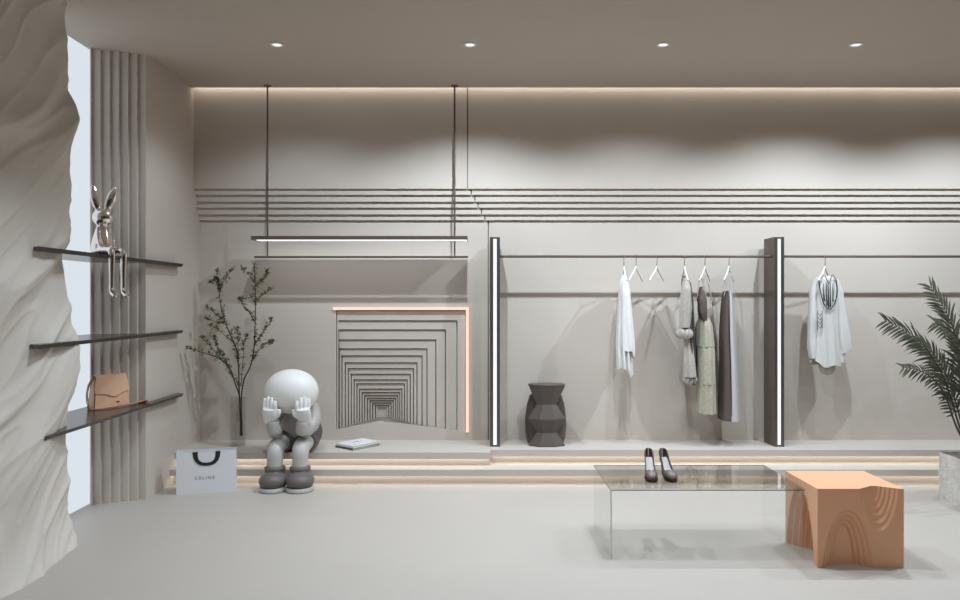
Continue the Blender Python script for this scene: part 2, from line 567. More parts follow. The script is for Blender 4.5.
def flap_edge(u): return .100 - .012 * math.sin(u * PI) - (.018 if .35 < u < .8 else 0) * math.sin((u - .35) / .45 * PI)
outer = []; cols_ = []
for i in range(n + 1):
    u = i / n
    zbt = flap_edge(u)
    col = []
    for z in (zbt, (zbt + H) / 2, H + .001):
        f = z / H; dx = interp([(0, 0), (.3, .002), (.7, .010), (1.1, ins)], f)
        col.append((dx + u * (L - 2 * dx), .020 * f - .0065, z))
    dx = ins
    col.append((dx + u * (L - 2 * dx), .020 + .004, H + .006)); col.append((dx + u * (L - 2 * dx), .020 + Dt, H + .006))
    cols_.append(col)
vv = rings(bm, cols_, closed=False, cap=False)
o = baked('flap', bm, M['tan'], t, (('SOLIDIFY', dict(thickness=.004, offset=0)),), smooth=False)
bm = bmesh.new()                                            # dark piping down the left gusset and under the flap
tube(bm, [(-.001, .003, .005), (ins * .5, .010, H * .5), (ins - .004, .016, H)], .0028, 6)
tube(bm, [(-.001, D - .003, .005), (ins - .004, Dt + .018, H)], .0026, 6)
tube(bm, [(ins - .004, .016, H + .002), (ins - .004, .02 + Dt, H + .002)], .0032, 6)
obj('piping', bm, M['tan_dark'], t)
bm = bmesh.new()
box(bm, (L * .60, -.0015, .030), (L * .66, .003, .037), .001); box(bm, (L * .675, -.0015, .031), (L * .70, .003, .036), .001)
obj('clasp', bm, M['bronze'], t)
bm = bmesh.new()                                            # chain on the left end
cpts = catmull([(ins - .012, .030, H - .01), (-.012, .040, .15), (-.030, .032, .08), (-.026, .018, .004)], 6)
for i, p in enumerate(cpts):
    ring = [p + Matrix.Rotation(i * 1.57, 3, 'Z') @ Vector((.006 * math.cos(a), 0, .009 * math.sin(a))) for a in [k * PI / 4 for k in range(9)]]
    tube(bm, ring, .0030, 5, up=Vector((.3, .7, .1)))
obj('chain', bm, M['gold'], t, smooth=True)
bm = bmesh.new()
spts = catmull([(-.026, .012, .006), (.02, -.028, .006), (.075, -.038, .010), (.12, -.030, .007), (.17, -.030, .012),
                (.235, -.028, .009), (.30, -.020, .012), (.345, -.022, .020), (.385, -.012, .014), (.37, .004, .007), (.33, .002, .006)], 6)
tube(bm, spts, .0095, 8, flat=.5)
obj('strap', bm, M['strap'], t, smooth=True)

# ------------------------------------------------------------------ hanging lamp
xa, xb = (251 - 480) * 5.81 / F, (467.5 - 480) * 5.81 / F
t = thing('pendant_lamp', 'long slim bronze lamp bar hung on two rods above the nested square niche', 'lamp', ((xa + xb) / 2, 5.885, 1.81))
cx = (xa + xb) / 2; hw = (xb - xa) / 2
bm = bmesh.new()
box(bm, (-hw, -.075, .022), (hw, .095, .030)); box(bm, (-hw, -.075, 0), (hw, -.071, .022)); box(bm, (-hw, .091, 0), (hw, .095, .022))
box(bm, (-hw, -.071, 0), (-hw + .02, .091, .022)); box(bm, (hw - .006, -.071, 0), (hw, .091, .022))
obj('housing', bm, M['bronze'], t)
boxobj('light_panel', (-hw + .02, -.071, .004), (hw - .006, .091, .0215), M['led_cool'], t)
for px in (267.5, 454.6):
    X = (px - 480) * 5.885 / F - cx
    bm = bmesh.new(); lathe(bm, [(.007, .030), (.007, 1.198)], 10, (X, 0, 0)); lathe(bm, [(.006, -.135), (.006, .0)], 10, (X, 0, 0))
    r = obj('rod', bm, M['bronze'], t, smooth=True, angle=40)
    bm = bmesh.new(); lathe(bm, [(.03, 1.195), (.03, 1.2098)], 20, (X, 0, 0)); obj('canopy', bm, M['bronze'], r, smooth=True, angle=40)
bm = bmesh.new()
box(bm, ((254.3 - 480) * 5.885 / F - cx, -.009, -.135), ((468 - 480) * 5.885 / F - cx, .009, -.119), .002)
obj('lower_bar', bm, M['bronze'], t)

# ------------------------------------------------------------------ downlights and added fill spots
def make_downlight(label, x, y, group):
    t = thing('ceiling_downlight', label, 'ceiling light', (x, y, CZ), 0, group)
    bm = bmesh.new()
    lathe(bm, [(.029, -.001), (.030, -.007), (.036, -.009), (.043, -.006), (.044, 0), (.030, 0)], 28, cap=False)
    obj('trim_ring', bm, M['white'], t, smooth=True, angle=40)
    bm = bmesh.new(); lathe(bm, [(.029, -.004), (.024, -.006), (.001, -.007)], 24)
    obj('lens', bm, M['lamp_face'], t, smooth=True)
    return t


def spot(x, y, w, size=150, blend=1.0, col=(.815, .925, 1.02), z=CZ - .03, tilt=0):
    l = bpy.data.lights.new('downlight_or_fill', 'SPOT')
    l.energy = w; l.spot_size = math.radians(size); l.spot_blend = blend
    l.color = col; l.shadow_soft_size = .025
    o = bpy.data.objects.new('downlight_or_fill', l); COL.objects.link(o)
    o.location = (x, y, z); o.rotation_euler = (math.radians(tilt), 0, 0)
    return o


YA = 4.93
rowA = [((p - 480) * YA / F) for p in (277, 470, 663, 856)]
la = ['round recessed ceiling downlight above the left end of the hanging lamp', 'round recessed ceiling downlight above the slim left light post',
      'round recessed ceiling downlight above the middle hangers', 'round recessed ceiling downlight above the white blouse']
d0 = make_downlight(la[0], rowA[0], YA, 'ceiling downlights')
for x, lb in zip(rowA[1:], la[1:]):
    dup(d0, (x, YA, CZ), 0, lb, 'ceiling downlights')
for x, w_ in zip(rowA + [rowA[3] + 1.26], (38, 114, 74, 118, 110)):
    spot(x, YA, w_, 132, .6, tilt=9)
for x, y, w_, sz in ((-1.05, 3.55, 92, 104), (.95, 4.10, 125, 118), (2.65, 4.10, 38, 120)):
    spot(x, y, w_, sz, .7)
for x, w_ in ((-1.2, 26), (.4, 32), (2.0, 38), (3.6, 50)):  # added fill spots without fixtures, out of view, to brighten floor and front faces
    spot(x, 1.5, w_, 112, .8, tilt=26)

# ------------------------------------------------------------------ posts and rails
def post(pxl, pxr, label):
    X0, X1 = (pxl - 480) * 5.842 / F, (pxr - 480) * 5.842 / F
    w = X1 - X0; Hh = 1.834 - HP
    t = thing('light_post', label, 'light post', ((X0 + X1) / 2, 5.842, HP))
    h = w / 2; s = w * .17; d = .216
    bm = bmesh.new()
    box(bm, (-h, .0, 0), (-s, .012, Hh)); box(bm, (s, 0, 0), (h, .012, Hh)); box(bm, (-s, 0, Hh - .014), (s, .012, Hh))
    box(bm, (-s, 0, 0), (s, .012, .014))
    obj('face_frame', bm, M['bronze_pale'], t)
    boxobj('housing', (-h, .012, 0), (h, d, Hh), M['bronze'], t)
    boxobj('light_strip', (-s, .004, .014), (s, .0119, Hh - .014), M['led_post'], t)
    return X0, X1


p1 = post(490, 500, 'slim bronze light post nearest the centre with a white light strip')
p2 = post(774.4, 784.2, 'deep bronze light post right of the hanging clothes with a white light strip')
YR = 5.905
ZR = 1.688


def rail(x0, x1, label):
    bm = bmesh.new(); tube(bm, [(x0, YR, ZR), (x1, YR, ZR)], .0100, 12)
    return tag(obj('clothes_rail', bm, M['bronze'], smooth=True, angle=40), label, 'clothes rail')


rail(p1[1], p2[0], 'thin dark clothes rail running between the two light posts')
rail(p2[1], XR, 'thin dark clothes rail right of the deep light post')

# ------------------------------------------------------------------ hangers
def make_hanger(label, loc, rz):
    t = thing('coat_hanger', label, 'hanger', loc, rz, 'white hangers on the rail')
    bm = bmesh.new()
    hk = [Vector((0, 0, -.085)), Vector((0, 0, -.045)), Vector((.0, .006, -.026))]
    hk += [Vector((0, .0125 * math.cos(a), .0125 * math.sin(a))) for a in [-.6 + i * .5 for i in range(9)]]
    tube(bm, hk, .0030, 6, up=Vector((1, 0, 0)))
    obj('hook', bm, M['hook'], t, smooth=True)
    bm = bmesh.new()
    tube(bm, [(0, -.160, -.190), (0, -.12, -.165), (0, -.05, -.122), (0, -.012, -.092), (0, 0, -.082), (0, .012, -.092),
              (0, .05, -.122), (0, .11, -.162), (0, .15, -.190)], [.006, .0085, .009, .0085, .009, .0085, .009, .0085, .006], 8, sub=3, flat=.7, up=Vector((1, 0, 0)))
    obj('arms', bm, M['white'], t, smooth=True)
    return t


hx = lambda px: (px - 480) * YR / F
R_ = math.radians
hl = [(624, 5, 'white hanger holding the white shirt'), (636, 31, 'empty white hanger nearest the white shirt'),
      (657, 33, 'empty white hanger in the middle of the gap'), (684.5, 6, 'white hanger holding the beige ruffled top'),
      (705, 31, 'white hanger holding the sand coloured tiered dress'), (729, 31, 'white hanger holding the two-tone slip dress'),
      (825, 40, 'white hanger holding the off white blouse')]
h0 = None
for px, a, lb in hl:
    if h0 is None: h0 = make_hanger(lb, (hx(px), YR, ZR + .001), R_(-a))
    else: dup(h0, (hx(px), YR, ZR + .001), R_(-a), lb, 'white hangers on the rail')


# ------------------------------------------------------------------ clothes
def cloth(name, secs, m, parent, n=56, folds=7, amp=.12, ph=0.0, hem=None, sub=5, thick=.003, seed=0, cap=False):
    """secs: (z, cx, cy, rx, ry, fold 0..1); local coords"""
    dense = []
    for i in range(len(secs) - 1):
        for k in range(sub):
            f = k / sub; f2 = f
            dense.append([a + (b - a) * f2 for a, b in zip(secs[i], secs[i + 1])])
    dense.append(list(secs[-1]))
    bm = bmesh.new(); rs = []
    N = len(dense)
    for i, (z, cx, cy, rx, ry, fo) in enumerate(dense):
        ring = []
        for k in range(n):
            a = 2 * PI * k / n
            w = 1 + amp * fo * (math.sin(folds * a + ph + 1.3 * math.sin(i * .15)) * .7
                                + .6 * noise.noise(Vector((math.cos(a) * 2.2, math.sin(a) * 2.2, z * 2.0 + seed))))
            zz_ = z
            if hem: zz_ += hem(a) * (i / (N - 1)) ** 3
            ring.append((cx + rx * w * math.cos(a), cy + ry * w * math.sin(a), zz_))
        rs.append(ring)
    rings(bm, rs, True, cap)
    return baked(name, bm, m, parent, (('SOLIDIFY', dict(thickness=thick, offset=0)),), smooth=True, angle=70)


# local origin of every garment: the rail point above it; px scale at the rail
S = YR / F
def lz(py): return (CAMZ - (py - 300) * S) - ZR
def lx(px, c): return (px - c) * S


# 1 white shirt, seen edge on
c = 624
t = thing('shirt', 'white loose shirt with uneven hem on the leftmost hanger', 'shirt', (hx(c), YR, ZR), R_(-6))
cloth('body', [(lz(275), 0, 0, .012, .02, 0), (lz(279), 0, 0, .026, .06, .1), (lz(285), .0, 0, .036, .135, .3), (lz(310), .0, 0, .044, .150, .6),
               (lz(340), .0, -.0, .050, .150, 1), (lz(362), .006, 0, .050, .150, 1)], M['cloth_white'], t, folds=9, amp=.26, seed=1,
      hem=lambda a: -.105 * max(0, math.cos(a + 1.15)) ** 2 - .07 * max(0, math.cos(a - 2.6)) ** 2 + .03 * math.sin(3 * a))
for s, ln in ((-1, 350), (1, 342)):
    cloth('sleeve', [(lz(281), 0, s * .105, .016, .03, .1), (lz(290), .004, s * .128, .030, .036, .3), (lz(320), .012, s * .134, .040, .034, .8),
                     (lz(ln - 6), .016, s * .134, .050, .032, 1), (lz(ln), .02, s * .134, .044, .03, 1)], M['cloth_white'], t, n=36, folds=5, amp=.14, seed=3 + s,
          hem=lambda a: -.055 * max(0, math.cos(a - .6)))

# 4 beige top with puffed cuffs
c = 684.5
t = thing('blouse', 'beige top with gathered puff cuffs and a dark brown side', 'top', (hx(c), YR, ZR), R_(-5))
cloth('body', [(lz(276), .0, 0, .010, .02, 0), (lz(283), .012, 0, .03, .10, .2), (lz(300), .026, .02, .036, .12, .6), (lz(330), .036, .02, .036, .12, 1),
               (lz(360), .044, .02, .034, .11, 1), (lz(384), .048, .02, .032, .10, 1)], M['cloth_brown'], t, folds=7, amp=.2, seed=5)
def ruffle(py, cx, cy, r, hh, par):
    bm = bmesh.new(); rs = []
    for i in range(9):
        f = i / 8; w = math.sin(f * PI) ** .6
        rs.append([(cx + r * (.45 + .55 * w) * (1 + .18 * math.sin(9 * a + 2 * f)) * math.cos(a), cy + r * .8 * (.45 + .55 * w) * (1 + .18 * math.sin(9 * a + 2 * f)) * math.sin(a), lz(py) + hh * (.5 - f)) for a in [2 * PI * k / 54 for k in range(54)]])
    rings(bm, rs)
    return obj('cuff', bm, M['cloth_beige'], par, smooth=True)
cloth('sleeve', [(lz(278), -.002, -.06, .016, .03, 0), (lz(288), -.008, -.11, .034, .05, .3), (lz(308), -.012, -.115, .043, .05, 1), (lz(327), -.018, -.115, .034, .045, 1)],
      M['cloth_beige'], t, n=40, folds=6, amp=.16, seed=8)
ruffle(333, -.020, -.115, .058, .085, t)
cloth('sleeve', [(lz(322), .012, -.03, .03, .05, .3), (lz(345), .020, -.05, .034, .05, .7), (lz(362), .026, -.055, .042, .06, 1), (lz(376), .032, -.055, .046, .06, 1)],
      M['cloth_beige'], t, n=40, folds=7, amp=.18, seed=9)
ruffle(379, .034, -.055, .050, .075, t)

# 5 tiered linen dress
c = 705
t = thing('dress', 'sand coloured tiered linen dress with thin straps', 'dress', (hx(c - 2.5), YR, ZR), R_(-5))
for s in (-1, 1):
    for q in (-1, 1):
        bm = bmesh.new(); tube(bm, [(0, s * .09, -.135), (.02 * q + .008, s * .09, -.22), (.038 * q + .012, s * .085, lz(300))], .004, 6, sub=3)
        obj('strap', bm, M['cloth_linen'], t, smooth=True)
cloth('bodice', [(lz(297), .014, 0, .040, .10, .3), (lz(308), .016, 0, .050, .115, .5), (lz(319), .010, 0, .034, .10, .6)], M['cloth_linen'], t, folds=8, amp=.12, seed=12,
      hem=None)
cloth('bodice_panel', [(lz(287), -.022, -.06, .010, .02, .2), (lz(300), -.018, -.085, .036, .036, .5), (lz(312), -.012, -.09, .034, .036, .6), (lz(323), .004, -.09, .012, .02, .6)],
      M['cloth_brown'], t, n=30, folds=5, amp=.2, seed=13)
cloth('skirt_tier', [(lz(317), .010, 0, .036, .10, .4), (lz(325), .012, 0, .054, .125, .8), (lz(346), .016, 0, .066, .14, 1)], M['cloth_linen'], t, folds=10, amp=.09, seed=14)
cloth('skirt_tier', [(lz(343), .016, 0, .058, .13, .7), (lz(350), .018, 0, .066, .14, .9), (lz(383), .022, 0, .066, .14, 1)], M['cloth_linen'], t, folds=9, amp=.09, seed=15)
cloth('skirt_tier', [(lz(380), .026, 0, .066, .14, .7), (lz(388), .026, 0, .065, .140, .9), (lz(412), .030, 0, .066, .140, 1)], M['cloth_linen'], t, folds=9, amp=.09, seed=16)

# 6 two-tone slip dress
c = 729
t = thing('dress', 'long slip dress, dark brown on the left and pale grey on the right', 'dress', (hx(c), YR, ZR), R_(-10))
for q, s in ((-1, -1), (1, -1), (-1, 1), (1, 1)):
    bm = bmesh.new(); tube(bm, [(0, s * .09, -.135), (.024 * q - .006, s * .09, -.22), (.040 * q - .01, s * .085, lz(297))], .003, 6, sub=3)
    obj('strap', bm, M['cloth_grey'], t, smooth=True)
def half(name, sgn, m, seed):
    bm = bmesh.new(); rs = []
    tab = [(lz(293), .030, .09, -.012), (lz(303), .040, .10, -.012), (lz(330), .052, .115, -.012), (lz(370), .060, .13, -.004), (lz(419), .076, .138, .002)]
    for i in range(31):
        f = i / 30 * 4; k = min(int(f), 3); f -= k
        z, rx, ry, cx_ = [a + (b - a) * f for a, b in zip(tab[k], tab[k + 1])]
        ring = []
        for j in range(31):
            a = -PI / 2 + PI * j / 30
            w = 1 + .07 * math.sin(5 * a + seed + z) * min(1, i / 10)
            top = .045 * math.cos(a * 1.0) ** 2 if False else 0
            zz_ = z + (0.02 * (abs(a) / (PI / 2)) if i == 0 else 0)
            ring.append((cx_ + sgn * rx * w * math.cos(a) + .004 * sgn, ry * w * math.sin(a), zz_))
        rs.append(ring)
    rings(bm, rs, closed=False, cap=False)
    return baked(name, bm, m, t, (('SOLIDIFY', dict(thickness=.003, offset=0)),), smooth=True, angle=70)
half('dark_panel', -1, M['cloth_brown'], 1.0)
half('pale_panel', 1, M['cloth_grey'], 2.2)

# 7 off-white blouse, turned toward the room
c = 825
t = thing('blouse', 'off white loose blouse with black tasselled neckline right of the deep post', 'blouse', (hx(c), YR, ZR), R_(4))
# local: x across the shoulders, -y front
cloth('body', [(lz(276), 0, 0, .045, .018, 0), (lz(280), 0, 0, .080, .030, .2), (lz(288), 0, 0, .098, .042, .4), (lz(310), .0, 0, .098, .050, .7),
               (lz(335), .0, 0, .104, .055, 1), (lz(364), .004, 0, .108, .060, 1)], M['cloth_blouse'], t, folds=9, amp=.15, seed=21,
      hem=lambda a: .022 * math.sin(2 * a + 1) + .015 * math.sin(4 * a))
cloth('sleeve', [(lz(279), .070, 0, .03, .028, .1), (lz(290), .104, 0, .034, .034, .4), (lz(318), .124, -.01, .050, .036, .8), (lz(343), .146, -.015, .062, .038, 1), (lz(351), .152, -.015, .056, .036, 1)],
      M['cloth_blouse'], t, n=40, folds=6, amp=.16, seed=23, hem=lambda a: .03 * math.cos(a))
cloth('cuff', [(lz(347), .124, -.012, .030, .026, .4), (lz(362), .120, -.012, .028, .024, .5)], M['cloth_blouse'], t, n=30, folds=5, amp=.08, seed=24)
cloth('sleeve', [(lz(279), -.072, 0, .026, .028, .1), (lz(290), -.098, 0, .024, .032, .4), (lz(320), -.108, -.01, .028, .034, .8), (lz(348), -.112, -.012, .030, .034, 1), (lz(358), -.106, -.012, .022, .03, 1)],
      M['cloth_blouse'], t, n=36, folds=5, amp=.1, seed=25)
bm = bmesh.new()
nk = catmull([(-.072, -.040, lz(280)), (-.066, -.062, lz(294)), (-.040, -.066, lz(305)), (0, -.069, lz(309)), (.040, -.066, lz(304)), (.064, -.060, lz(292)), (.070, -.038, lz(280))], 5)
tube(bm, nk, .0042, 6)
for xx, y0, y1 in ((-.045, 284, 301), (-.022, 283, 306), (-.006, 280, 308), (.010, 282, 307), (.032, 283, 302)):
    tube(bm, [(xx, -.058, lz(y0)), (xx * .9, -.066, lz(y1))], [.0022, .0048], 5)
tube(bm, [(-.075, -.04, lz(281)), (-.03, -.05, lz(276)), (0, -.056, lz(284)), (.03, -.05, lz(275)), (.075, -.036, lz(281))], .0025, 6, sub=4)
obj('neck_trim', bm, M['black'], t, smooth=True)
bm = bmesh.new()
for k in range(4):
    tube(bm, [(-.092, -.066, lz(313 + 4 * k)), (-.076, -.07, lz(316 + 4 * k)), (-.064, -.072, lz(313 + 4 * k))], .0030, 5)
tube(bm, [(-.096, -.064, lz(310)), (-.094, -.066, lz(330))], .0026, 5); tube(bm, [(-.060, -.072, lz(310)), (-.062, -.073, lz(328))], .0026, 5)
obj('ties', bm, M['ink'], t, smooth=True)
bm = bmesh.new()
ellipsoid(bm, (.014, -.004, lz(367)), (.066, .036, .062), mtx=Matrix.Rotation(.35, 3, 'Y'))
obj('lining', bm, M['cloth_beige'], t, smooth=True)

# ------------------------------------------------------------------ faceted stool
t = thing('accent_stool', 'dark brown faceted hourglass stool on the platform right of the slim light post', 'stool', (.517, 5.905, HP))
zig = [(.140, 0), (.143, .010), (.080, .108), (.080, .118), (.148, .212), (.148, .222), (.080, .342), (.080, .352), (.138, .462), (.143, .474)]
zig = [(.142, 0), (.144, .008), (.082, .102), (.080, .108), (.146, .205), (.146, .213), (.082, .318), (.080, .325), (.140, .455), (.143, .466)]
bm = bmesh.new(); lathe(bm, zig, 8, sx=1.05, sy=.62, rot=PI / 8)
obj('faceted_body', bm, M['ceramic'], t)
bm = bmesh.new(); lathe(bm, [(.142, .466), (.146, .472), (.142, .478), (.12, .479), (.01, .476)], 40, sx=1.0, sy=.60)
obj('seat', bm, M['ceramic'], t, smooth=True, angle=40)
bm = bmesh.new(); lathe(bm, [(.142, .002), (.156, .05), (.163, .13), (.160, .22), (.148, .31), (.128, .375), (.10, .40)], 40, c=(0, .085, 0), sx=1.0, sy=.50)
obj('rear_shell', bm, M['ceramic'], t, smooth=True, angle=50)

# ------------------------------------------------------------------ books
def book(z, w, d, h, rz, cov, label, prints):
    t = thing('book', label, 'book', (-.94, 5.862, z), rz, None)
    bm = bmesh.new()
    box(bm, (-w / 2, -d / 2, 0), (w / 2, d / 2, .003)); box(bm, (-w / 2, -d / 2, h - .003), (w / 2, d / 2, h)); box(bm, (-w / 2 - .003, -d / 2, 0), (-w / 2, d / 2, h))
    obj('cover', bm, cov, t)
    boxobj('pages', (-w / 2, -d / 2 + .004, .003), (w / 2 - .005, d / 2 - .004, h - .003), M['pages'], t)
    if prints:
        for a, b in prints: boxobj('cover_print', (a[0], a[1], h), (b[0], b[1], h + .0004), M['ink'], t)
    return t


book(HP, .272, .205, .016, R_(49), M['cover_dark'], 'dark covered book, lower of the two lying on the platform', None)
book(HP + .016, .268, .20, .017, R_(51), M['cover_white'], 'white covered book, upper of the two lying on the platform',
     [((-.03, .02), (.03, .026)), ((-.045, .008), (.045, .012)), ((.085, -.06), (.115, -.054)), ((-.11, -.07), (-.08, -.064))])

# ------------------------------------------------------------------ paper shopping bag
A = Vector((-2.104, 5.262, 0)); B = Vector((-1.722, 5.362, 0))
t = thing('shopping_bag', 'white paper shopping bag with black ribbon handles standing on the floor', 'shopping bag', A, math.atan2(B.y - A.y, B.x - A.x))
L = (B - A).length; H = .293; D = .10
bm = bmesh.new()
w = .0018
box(bm, (0, 0, 0), (L, w, H)); box(bm, (0, D - w, 0), (L, D, H)); box(bm, (0, w, 0), (w, D - w, H)); box(bm, (L - w, w, 0), (L, D - w, H)); box(bm, (w, w, 0), (L - w, D - w, .003))
obj('body', bm, M['paper'], t)


def ribbon(yoff, dip, up):
    bm = bmesh.new()
    u0, u1 = L * .325, L * .685; um = (u0 + u1) / 2; hw_ = (u1 - u0) / 2
    pts = []
    for i in range(33):
        a = PI * i / 32
        pts.append(Vector((um - hw_ * 1.06 * math.copysign(abs(math.cos(a)) ** .8, math.cos(a)), yoff, H - .002 + up * dip * math.sin(a) ** .75)))
    L_, R2 = [], []
    for i, p in enumerate(pts):
        d = (pts[min(i + 1, 32)] - pts[max(i - 1, 0)]).normalized()
        nrm = Vector((-d.z, 0, d.x))
        wv = .017 - .006 * math.sin(PI * i / 32)
        L_.append(p + nrm * wv); R2.append(p - nrm * wv)
    rings(bm, [L_, R2], closed=False, cap=False)
    return baked('handle', bm, M['black'], t, (('SOLIDIFY', dict(thickness=.0016, offset=0)),), smooth=False)


ribbon(-.0025, .088, -1)
ribbon(D + .002, .085, -1)
cu = bpy.data.curves.new('lettering', 'FONT')
cu.body = 'CELINE'; cu.size = .030; cu.align_x = 'CENTER'; cu.space_character = 1.45; cu.extrude = .0004
tmp = bpy.data.objects.new('tmp_text', cu); COL.objects.link(tmp)
dg = bpy.context.evaluated_depsgraph_get(); dg.update()
me = bpy.data.meshes.new_from_object(tmp.evaluated_get(dg)); bpy.data.objects.remove(tmp)
me.materials.clear()
o = link('lettering', me, M['ink'], t, (L * .475, -.0006, .098)); o.rotation_euler = (PI / 2, 0, 0)

# ------------------------------------------------------------------ seated sculpture (plain generic figure)
t = thing('seated_figurine', 'seated smooth figurine with a plain white head resting on its hands, on the platform edge', 'figurine', (-1.37, 5.62, 0))
ox, oy = 1.37, -5.62
def q(x, y, z): return Vector((x + ox, y + oy, z))
bm = bmesh.new()
tube(bm, [q(-1.36, 5.76, .29), q(-1.36, 5.75, .36), q(-1.36, 5.71, .46), q(-1.36, 5.66, .55), q(-1.36, 5.61, .60), q(-1.365, 5.56, .64)],
     [.13, .150, .135, .12, .095, .06], 24, sub=4)
for s, ex, hxx in ((-1, -1.462, -1.476), (1, -1.268, -1.262)):
    sx = -1.36 + s * .115
    tube(bm, [q(sx, 5.64, .56), q(sx + s * .03, 5.54, .47), q(ex, 5.435, .392)], [.056, .054, .050], 16, sub=6)
    tube(bm, [q(ex, 5.435, .392), q(ex * .5 + hxx * .5, 5.425, .44), q(hxx, 5.418, .490)], [.052, .050, .044], 16, sub=6)
baked('body', bm, M['toy_grey'], t, (('REMESH', dict(mode='VOXEL', voxel_size=.009)), ('SMOOTH', dict(factor=.5, iterations=10))))
bm = bmesh.new()
ellipsoid(bm, q(-1.372, 5.53, .685), (.198, .165, .163), 40, 24)
baked('head', bm, M['toy_white'], t, (('REMESH', dict(mode='VOXEL', voxel_size=.012)), ('SMOOTH', dict(factor=.5, iterations=8))))
for s in (-1, 1):
    hxx = -1.372 + s * .116
    def hp(a, d, z): return q(hxx + s * a, d + .012, z - .016)
    bm = bmesh.new()
    tube(bm, [hp(.012, 5.415, .488), hp(.006, 5.398, .525), hp(.002, 5.376, .565), hp(.0, 5.362, .598)], [.042, .052, .056, .050], 14, sub=4, flat=.55, up=Vector((0, 1, 0)))
    for k, ln in enumerate((.066, .088, .094, .080)):
        a_ = (k - 1.5) * .0255
        bend = .022 * (abs(a_ + hxx + 1.372 if s > 0 else a_ - (hxx + 1.372)) / .12) ** 2
        tube(bm, [hp(a_, 5.360 + bend * .5, .588), hp(a_ * 1.04, 5.347 + bend, .588 + ln * .55), hp(a_ * 1.04, 5.352 + bend, .588 + ln)], [.0148, .0148, .011], 10, sub=3)
    tube(bm, [hp(-.040, 5.385, .535), hp(-.062, 5.374, .562), hp(-.066, 5.372, .592)], [.017, .016, .011], 10, sub=3)
    baked('hand', bm, M['toy_white'], t, (('REMESH', dict(mode='VOXEL', voxel_size=.0042)), ('SMOOTH', dict(factor=.5, iterations=4))))
bm = bmesh.new()                                            # shorts
tube(bm, [q(-1.36, 5.77, .285), q(-1.36, 5.765, .35), q(-1.36, 5.75, .40)], [.150, .165, .150], 24, sub=3)
for s, kx in ((-1, -1.465), (1, -1.283)):
    tube(bm, [q(-1.36 + s * .07, 5.76, .30), q(-1.372 + s * .09, 5.60, .305)], [.080, .078], 20, sub=4)
baked('shorts', bm, M['toy_dark'], t, (('REMESH', dict(mode='VOXEL', voxel_size=.009)), ('SMOOTH', dict(factor=.5, iterations=6))))
for s, kx in ((-1, -1.463), (1, -1.283)):
    bm = bmesh.new()
    tube(bm, [q(-1.372 + s * .085, 5.64, .300), q(kx, 5.53, .300), q(kx, 5.465, .292), q(kx, 5.43, .262), q(kx, 5.425, .20), q(kx, 5.425, .10)],
         [.060, .061, .062, .060, .057, .055], 20, sub=6)
    baked('leg', bm, M['toy_leg'], t, (('REMESH', dict(mode='VOXEL', voxel_size=.008)), ('SMOOTH', dict(factor=.5, iterations=8))))
    bm = bmesh.new()
    bx_ = kx - .004 if s < 0 else kx + .006
    ellipsoid(bm, q(bx_, 5.392, .070), (.100, .112, .066), 28, 16)
    lathe(bm, [(.072, .08), (.068, .135), (.062, .15)], 24, c=q(kx, 5.425, 0))
    lathe(bm, [(.066, .134), (.075, .142), (.075, .160), (.066, .168)], 24, c=q(kx, 5.425, 0))
    bo = baked('boot', bm, M['toy_boot'], t, (('REMESH', dict(mode='VOXEL', voxel_size=.0065)), ('SMOOTH', dict(factor=.5, iterations=4))))
    bm = bmesh.new()
    lathe(bm, [(.094, .001), (.101, .006), (.101, .022), (.095, .030)], 36, c=q(bx_, 5.390, 0), sx=.97, sy=1.12)
    obj('sole', bm, M['toy_sole'], bo, smooth=True, angle=50)

